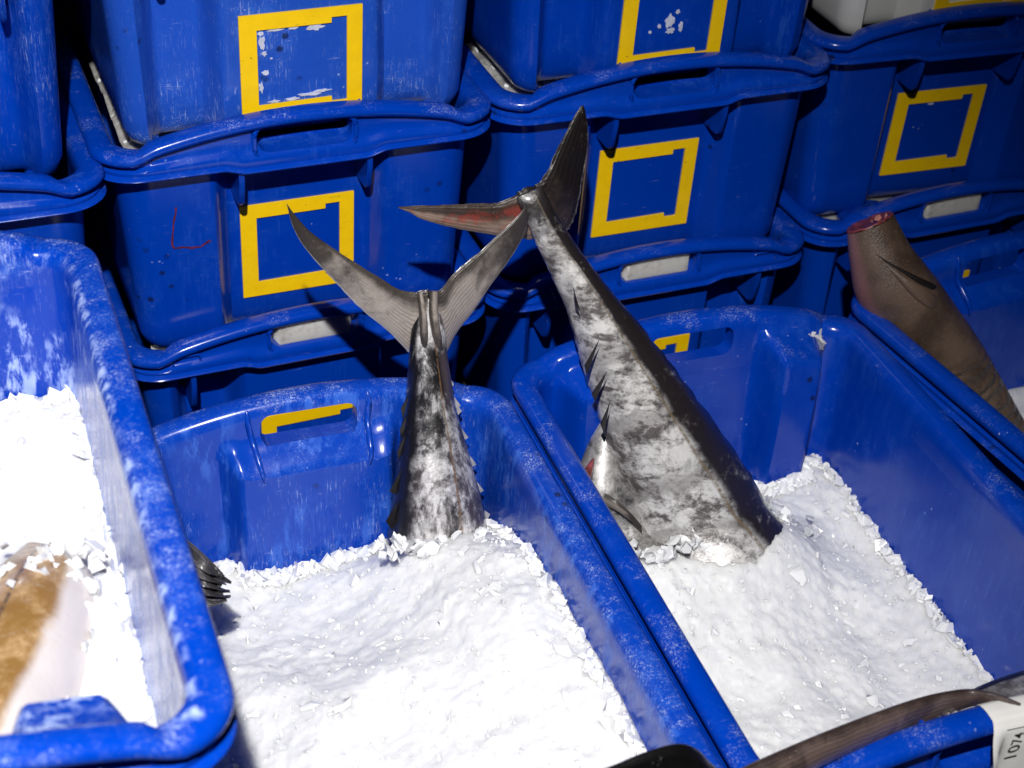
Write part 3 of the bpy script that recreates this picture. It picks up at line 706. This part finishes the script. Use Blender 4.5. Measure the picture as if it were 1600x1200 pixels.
place('pelvic_fin', loft('pelvic', pxl([(945, 772, 950, 790, -.27, .004), (965, 785, 968, 800, -.283, .003), (985, 802, 987, 815, -.29, .003), (1003, 822, 1003, 832, -.298, .001)]), 12, 5), M_TUNAFIN, r3)

# brown shark trunk
def shark_skin(wrinkle=1.6):
    t = NT('shark_skin'); co = t.coords(False); al = t.attr('al'); dv = t.attr('dv')
    n1 = t.noise(co, 16, 6, .6); n2 = t.noise(co, 420, 4, .7)
    c = t.mix(t.ramp(n1, .35, .66), (.058, .037, .026, 1), (.130, .088, .064, 1))
    c = t.mix(t.mul(t.ramp(n2, .58, .7), .5), c, (.24, .18, .14, 1))
    c = t.mix(t.mul(t.ramp(dv, .80, 1.0), t.ramp(al, .75, .2), .7), c, (.32, .15, .16, 1))
    t.link(c, t.b.inputs['Base Color'])
    wr = t.math('SINE', t.math('MULTIPLY_ADD', al, 210, t.math('MULTIPLY', t.noise(co, 26, 3), 14)))
    wk = t.ramp(al, .46, .60)
    t.link(t.math('MULTIPLY_ADD', n2, .25, .16), t.b.inputs['Roughness'])
    t.b.inputs['Specular IOR Level'].default_value = .55
    t.bump(t.math('ADD', t.mul(wr, wk, wrinkle * .75), t.math('MULTIPLY', n2, .5)), .6, .0028); return t.m
M_SHARK = shark_skin(); M_FLAP = shark_skin(0.0)
r4 = fish_root('shark_trunk', aty(1500, 620, -.18), 'brown shark trunk with a red cut end, leaning out of the right-hand crate', 'fish')
place('body', loft('shark_body', pxl([(1326, 366, 1394, 334, -.130, .024), (1333, 415, 1418, 382, -.140, .036), (1346, 475, 1456, 430, -.155, .046), (1385, 530, 1490, 478, -.172, .047), (1440, 583, 1528, 533, -.195, .042), (1500, 642, 1566, 596, -.222, .026), (1560, 705, 1604, 662, -.24, .022), (1612, 765, 1655, 722, -.275, .020), (1660, 830, 1700, 780, -.32, .018)]), 32, 7, tilt=.28), M_SHARK, r4)
sm = [c.data for c in r4.children if c.name.startswith('body')][0]
bm = bmesh.new(); ringv = [v.co.copy() for v in list(sm.vertices)[:32]]; cen = sum(ringv, Vector()) / 32
axis = (ringv[0] - cen).cross(ringv[8] - cen).normalized()
if axis.z < 0: axis = -axis
rnd = random.Random(3); prev = None; r0v = None
for q, h in ((1.0, .0004), (.97, .0022), (.7, .0016), (.35, .001)):
    vs = [bm.verts.new(cen + (p - cen) * q + axis * (h + rnd.uniform(0, .0016))) for p in ringv]
    if prev:
        for i in range(32): bm.faces.new((prev[i], prev[(i + 1) % 32], vs[(i + 1) % 32], vs[i]))
    prev = vs
bm.faces.new(prev)
place('cut_end', from_bm(bm, 'cut_end', 60), M_FLESH, r4)
for (x, y, r) in ((1372, 340, .0045), (1384, 336, .004), (1362, 346, .003)):
    bm = bmesh.new(); rnd = random.Random(int(x)); chip(bm, Vector((0, 0, 0)), r, rnd, .5)
    o = link('flesh_scrap', from_bm(bm, 'flesh_scrap', 50), M_PINK); o.location = aty(x, y, -.140); o.parent = r4; o.matrix_parent_inverse = r4.matrix_world.inverted()
M_SLIT_SHADE = simple('slit_shade', (.006, .004, .003), .6, .3)  # near-black colour stands for the deep shade inside the slit
def sp(cx, cy): return 1288 + cx / 2.436, 281 + cy / 2.436
from mathutils.bvhtree import BVHTree
_bm = bmesh.new(); _bm.from_mesh(sm); shark_tree = BVHTree.FromBMesh(_bm); _bm.free()
def on_shark(px, py):           # the point of the trunk's surface on that sight line
    d = ray(px, py).normalized(); h = shark_tree.ray_cast(CAM_POS, d)
    return h[0] if h[0] is not None else None
def fold(rows):
    o = []
    for ax, ay, bx, by, lift, t in rows:
        A, B = on_shark(*sp(ax, ay)), on_shark(*sp(bx, by))
        if A is None or B is None: continue
        mid = on_shark(*sp((ax + bx) / 2, (ay + by) / 2)); push = (CAM_POS - mid).normalized() * lift + (mid - (A + B) / 2)
        o.append((A + push, B + push, t))
    return o
place('gill_slit_shade', loft('slit_line', fold([(196, 282, 200, 287, 0, .0010), (250, 314, 247, 323, 0, .0016), (310, 345, 303, 358, 0, .0018), (360, 370, 352, 390, 0, .0020), (396, 386, 390, 412, -.001, .0020), (416, 396, 412, 420, -.001, .0016), (428, 408, 427, 414, -.002, .0006)]), 14, 6), M_SLIT_SHADE, r4)  # thin strip flush on the skin, the crease's shadow painted in black
place('skin_fold', loft('fold', fold([(246, 326, 240, 332, -.001, .001), (290, 354, 274, 374, 0, .0032), (334, 380, 312, 416, .001, .0042), (374, 404, 352, 456, .001, .0042), (408, 428, 392, 484, 0, .0034), (430, 448, 424, 494, -.001, .0015)]), 18, 6), M_FLAP, r4)

# golden fish in the front-left crate
M_GOLD = skin('golden_fish_skin', (.60, .55, .53, 1), (.24, .125, .03, 1), (.56, .38, .20, 1), back=.50, back_sign=-1, line=-.18, line_col=(.07, .045, .03, 1), patch=(.42, .66), rough=.42, metal=.0, stretch=(22, 22, 22), spots=0.35)
r5 = fish_root('golden_fish', atz(40, 1040, .70), 'golden brown mottled fish with white belly lying in the front-left ice', 'fish')
place('body', loft('golden_body', pxz([(42, 850, 122, 868, .690, .006), (0, 898, 150, 908, .686, .028), (-40, 955, 162, 965, .684, .042), (-76, 1020, 146, 1034, .684, .046), (-115, 1085, 120, 1100, .684, .045), (-140, 1150, 78, 1148, .690, .038), (-190, 1230, 50, 1210, .68, .03), (-240, 1300, -20, 1290, .67, .012)]), 32, 6), M_GOLD, r5)

rnd = random.Random(15); bm = bmesh.new()
for (px_, py_, zz_, n_, sp_, r_) in ((60, 872, .722, 26, .016, (.003, .009)), (120, 893, .716, 30, .012, (.003, .009)), (10, 905, .724, 18, .012, (.003, .008)), (150, 950, .704, 22, .008, (.003, .008)), (146, 1000, .702, 18, .008, (.003, .007)), (112, 1105, .700, 22, .010, (.002, .006)), (92, 1140, .698, 20, .010, (.002, .006))):
    b0 = atz(px_, py_, zz_)
    for i in range(n_): chip(bm, b0 + Vector((rnd.gauss(0, sp_), rnd.gauss(0, sp_), rnd.gauss(0, .003) - .004)), rnd.uniform(*r_), rnd, .5, 0)
tag(link('ice_lumps', from_bm(bm, 'ice_lumps', 75), M_LUMP), 'broken ice lumps scattered over the edge of the golden fish', 'ice', None, 'stuff')

rnd = random.Random(25); bm = bmesh.new()
for (px_, py_, Y_, n_, sp_, r_) in ((1150, 815, -.318, 20, .010, (.005, .010)), (1185, 838, -.318, 16, .010, (.004, .010)), (1090, 842, -.33, 18, .012, (.004, .010)), (1035, 858, -.33, 14, .012, (.004, .010)), (985, 858, -.32, 12, .010, (.004, .009))):
    b0 = aty(px_, py_, Y_)
    for i in range(n_): chip(bm, b0 + Vector((rnd.gauss(0, sp_), rnd.gauss(0, sp_ * .5), rnd.gauss(0, .004) - .004)), rnd.uniform(*r_), rnd, .6, 0)
tag(link('ice_lumps', from_bm(bm, 'ice_lumps', 75), M_LUMP), 'ice lumps heaped against the base of the long mackerel', 'ice', None, 'stuff')
bm = bmesh.new()
for (px_, py_, n_) in ((625, 848, 14), (665, 852, 14), (705, 850, 14), (748, 842, 14)):
    b0 = aty(px_, py_, -.285)
    for i in range(n_): chip(bm, b0 + Vector((rnd.gauss(0, .009), rnd.gauss(0, .005), rnd.gauss(0, .003) - .003)), rnd.uniform(.004, .010), rnd, .6, 0)
tag(link('ice_lumps', from_bm(bm, 'ice_lumps', 75), M_LUMP), 'ice lumps heaped against the base of the upright tuna tail', 'ice', None, 'stuff')

# dark tail fin lying in the left corner of the middle crate
M_DTAIL = fin_mat('dark_tail', (.022, .020, .024, 1), (.20, .19, .20, 1), .55, 0, 46)
r6 = fish_root('dark_tail_fin', aty(320, 905, -.31), 'dark ribbed tail fin poking from the ice beside the raised crate', 'fish')
place('fin', loft('dtail', pxl([(225, 805, 250, 880, -.315, .003), (275, 845, 290, 905, -.322, .003), (306, 866, 316, 930, -.330, .003), (330, 882, 334, 936, -.338, .0025), (346, 894, 344, 920, -.345, .001)]), 20, 6, 1.0, True, .08, 4), M_DTAIL, r6)
rr_ = random.Random(4)
for k in range(15):
    u = k / 14; e = rr_.uniform(-8, 12); j = rr_.uniform(-3, 3)
    place('fin_ray', loft('ray', pxl([(245, 818 + 60 * u, 247, 822 + 60 * u, -.318, .004), (288, 850 + 66 * u + j, 290, 854 + 66 * u + j, -.328 - .004 * (k % 2), .005), (322, 876 + 62 * u - j, 324, 879 + 62 * u - j, -.336 - .005 * (k % 3), .0045), (350 + e, 899 + 40 * u + j, 351 + e, 901 + 40 * u + j, -.346, .0015)]), 8, 5), M_DTAIL, r6)

# big dark forked tail across the near rim
M_BIGTAIL = fin_mat('big_dark_tail', (.022, .014, .014, 1), (.15, .105, .092, 1), .88, 0, 26, .0, .6)
M_BIGBLACK = fin_mat('big_black_lobe', (.004, .004, .004, 1), (.008, .007, .007, 1), .3, 0, 14)
r7 = fish_root('big_dark_tail', aty(1150, 1260, -.79), 'big dark forked tail in the foreground lying across the near crate rims', 'fish')
place('caudal_lobe', loft('big_a', pxl([(1120, 1222, 1150, 1290, -.745, .009), (1190, 1190, 1208, 1234, -.742, .009), (1290, 1147, 1304, 1184, -.736, .008), (1390, 1108, 1402, 1146, -.731, .007), (1455, 1087, 1469, 1120, -.728, .006), (1505, 1079, 1516, 1102, -.726, .005), (1545, 1083, 1552, 1098, -.738, .0035), (1575, 1092, 1577, 1099, -.750, .002), (1594, 1099, 1595, 1101, -.758, .0008)]), 20, 6), M_BIGTAIL, r7)
place('caudal_lobe', loft('big_b', pxl([(1150, 1225, 1140, 1290, -.745, .009), (1112, 1193, 1110, 1262, -.747, .009), (1090, 1171, 1075, 1240, -.749, .009), (1060, 1164, 1040, 1228, -.751, .008), (1010, 1177, 1000, 1222, -.754, .006), (955, 1199, 955, 1222, -.757, .004), (900, 1214, 902, 1222, -.76, .002)]), 20, 6), M_BIGBLACK, r7)
place('stock', loft('big_stock', [(aty(1100, 1225, -.745), aty(1180, 1215, -.745), .010), (aty(1085, 1290, -.75), aty(1180, 1280, -.75), .018), (Vector((-.01, -.735, .50)), Vector((.06, -.735, .50)), .028), (Vector((-.03, -.66, .42)), Vector((.05, -.66, .42)), .03)], 24, 6), M_BIGBLACK, r7)

# grey fish half buried along the near wall of the third front crate
M_DULL = skin('dull_grey_skin', DK, (.07, .065, .07, 1), (.34, .33, .33, 1), back=.1, back_sign=1, patch=(.40, .62), rough=.4, metal=.1, spots=.8)
r8 = fish_root('grey_fish', atz(1560, 1090, .42), 'grey fish half buried in ice behind the foreground tail tip', 'fish')
place('body', loft('grey_body', pxz([(1478, 1105, 1482, 1116, .43, .003), (1510, 1086, 1520, 1120, .43, .014), (1550, 1072, 1560, 1118, .43, .022), (1600, 1058, 1610, 1112, .43, .026), (1660, 1044, 1670, 1100, .43, .026), (1720, 1035, 1730, 1075, .42, .015)]), 20, 6), M_DULL, r8)

# ------------------------------------------------------------------ the numbered tag over the near rim
fx, fy, fz, fa = FP['F3']
ca, sa = math.cos(fa), math.sin(fa)
def f3(lx, ly, lz): lx *= 1.012; ly *= 1.06; lz *= 1.15; return Vector((fx + ca * lx - sa * ly, fy + sa * lx + ca * ly, fz + lz))
tg = fish_root('rim_tag', f3(.0, -hL, .0), 'white paper tag printed 1074 hanging over the near rim', 'tag')
TX0, TX1 = -.012, .056
def tag_pt(u, v, off=0.0):      # u across (0 left), v along: 0 inside the rim, 1 at the hanging end
    x = TX0 + (TX1 - TX0) * u; a = arch(x)
    prof = [(-hL + .0265, -.008), (-hL + .0240, -.002), (-hL + .020, .0014), (-hL + .016, .0024), (-hL + .011, .0030), (-hL + .003, .0022), (-hL - .003, -.004), (-hL - .0065, -.016), (-hL - .009, -.035), (-hL - .012, -.060), (-hL - .016, -.085)]
    f = v * (len(prof) - 1); i = min(int(f), len(prof) - 2); t = f - i
    y = prof[i][0] + (prof[i + 1][0] - prof[i][0]) * t; z = prof[i][1] + (prof[i + 1][1] - prof[i][1]) * t
    curl = S(.30, 0, u) * S(.5, .8, v)
    return f3(x - .040 * S(.52, 1, v) * (1 - u) ** 2, y - .030 * curl * curl - off, z + a + .006 * curl + off * .3)
bm = bmesh.new(); NU, NV = 16, 40
gr = [[[bm.verts.new(tag_pt(i / NU, j / NV, o)) for i in range(NU + 1)] for j in range(NV + 1)] for o in (0, .0005)]
for j in range(NV):
    for i in range(NU):
        bm.faces.new((gr[0][j][i], gr[0][j][i + 1], gr[0][j + 1][i + 1], gr[0][j + 1][i])); bm.faces.new((gr[1][j][i], gr[1][j + 1][i], gr[1][j + 1][i + 1], gr[1][j][i + 1]))
place('paper', from_bm(bm, 'tag_paper', 60), M_PAPER, tg)
def on_tag(name, me2d, u0, v0, su, sv):      # wraps flat print (x along v upwards, y along -u) onto the tag
    for v in me2d.vertices:
        uu = u0 - v.co.y * su; vv = v0 - v.co.x * sv
        v.co = tag_pt(uu, vv, .0009)
    smooth(me2d, 60); place(name, me2d, M_INK, tg)
def text_mesh(s):
    c = bpy.data.curves.new('print', 'FONT'); c.body = s; c.size = 1; c.resolution_u = 3; c.offset = .012
    o = bpy.data.objects.new('print', c); COL.objects.link(o)
    me = bpy.data.meshes.new_from_object(o.evaluated_get(bpy.context.evaluated_depsgraph_get())); bpy.data.objects.remove(o); return me
on_tag('printed_number', text_mesh('1074'), .42, .775, .175, .072)
on_tag('printed_letter', text_mesh('9'), .14, .90, .17, .06)
def strip(x0, y0, x1, y1, n=12):
    b = bmesh.new(); lo = [b.verts.new((x0 + (x1 - x0) * i / n, y0, 0)) for i in range(n + 1)]; hi = [b.verts.new((x0 + (x1 - x0) * i / n, y1, 0)) for i in range(n + 1)]
    for i in range(n): b.faces.new((lo[i], lo[i + 1], hi[i + 1], hi[i]))
    m = bpy.data.meshes.new('line'); b.to_mesh(m); b.free(); return m
on_tag('printed_line', strip(0, 0, .36, .013), .17, 1.0, 1, 1)
on_tag('printed_line', strip(0, 0, .006, .81), .98, .60, 1, 1)

# ------------------------------------------------------------------ ground
bm = bmesh.new(); NG = 40
vs = [[bm.verts.new((-6 + 12 * i / NG, -6 + 12 * j / NG, .2620 + (.002 * noise.noise(Vector((i * .7, j * .7, 0))) - .003))) for i in range(NG + 1)] for j in range(NG + 1)]
for j in range(NG):
    for i in range(NG): bm.faces.new((vs[j][i], vs[j][i + 1], vs[j + 1][i + 1], vs[j + 1][i]))
tag(link('floor', from_bm(bm, 'floor'), M_FLOOR), 'wet concrete market floor under the crates', None, None, 'structure')
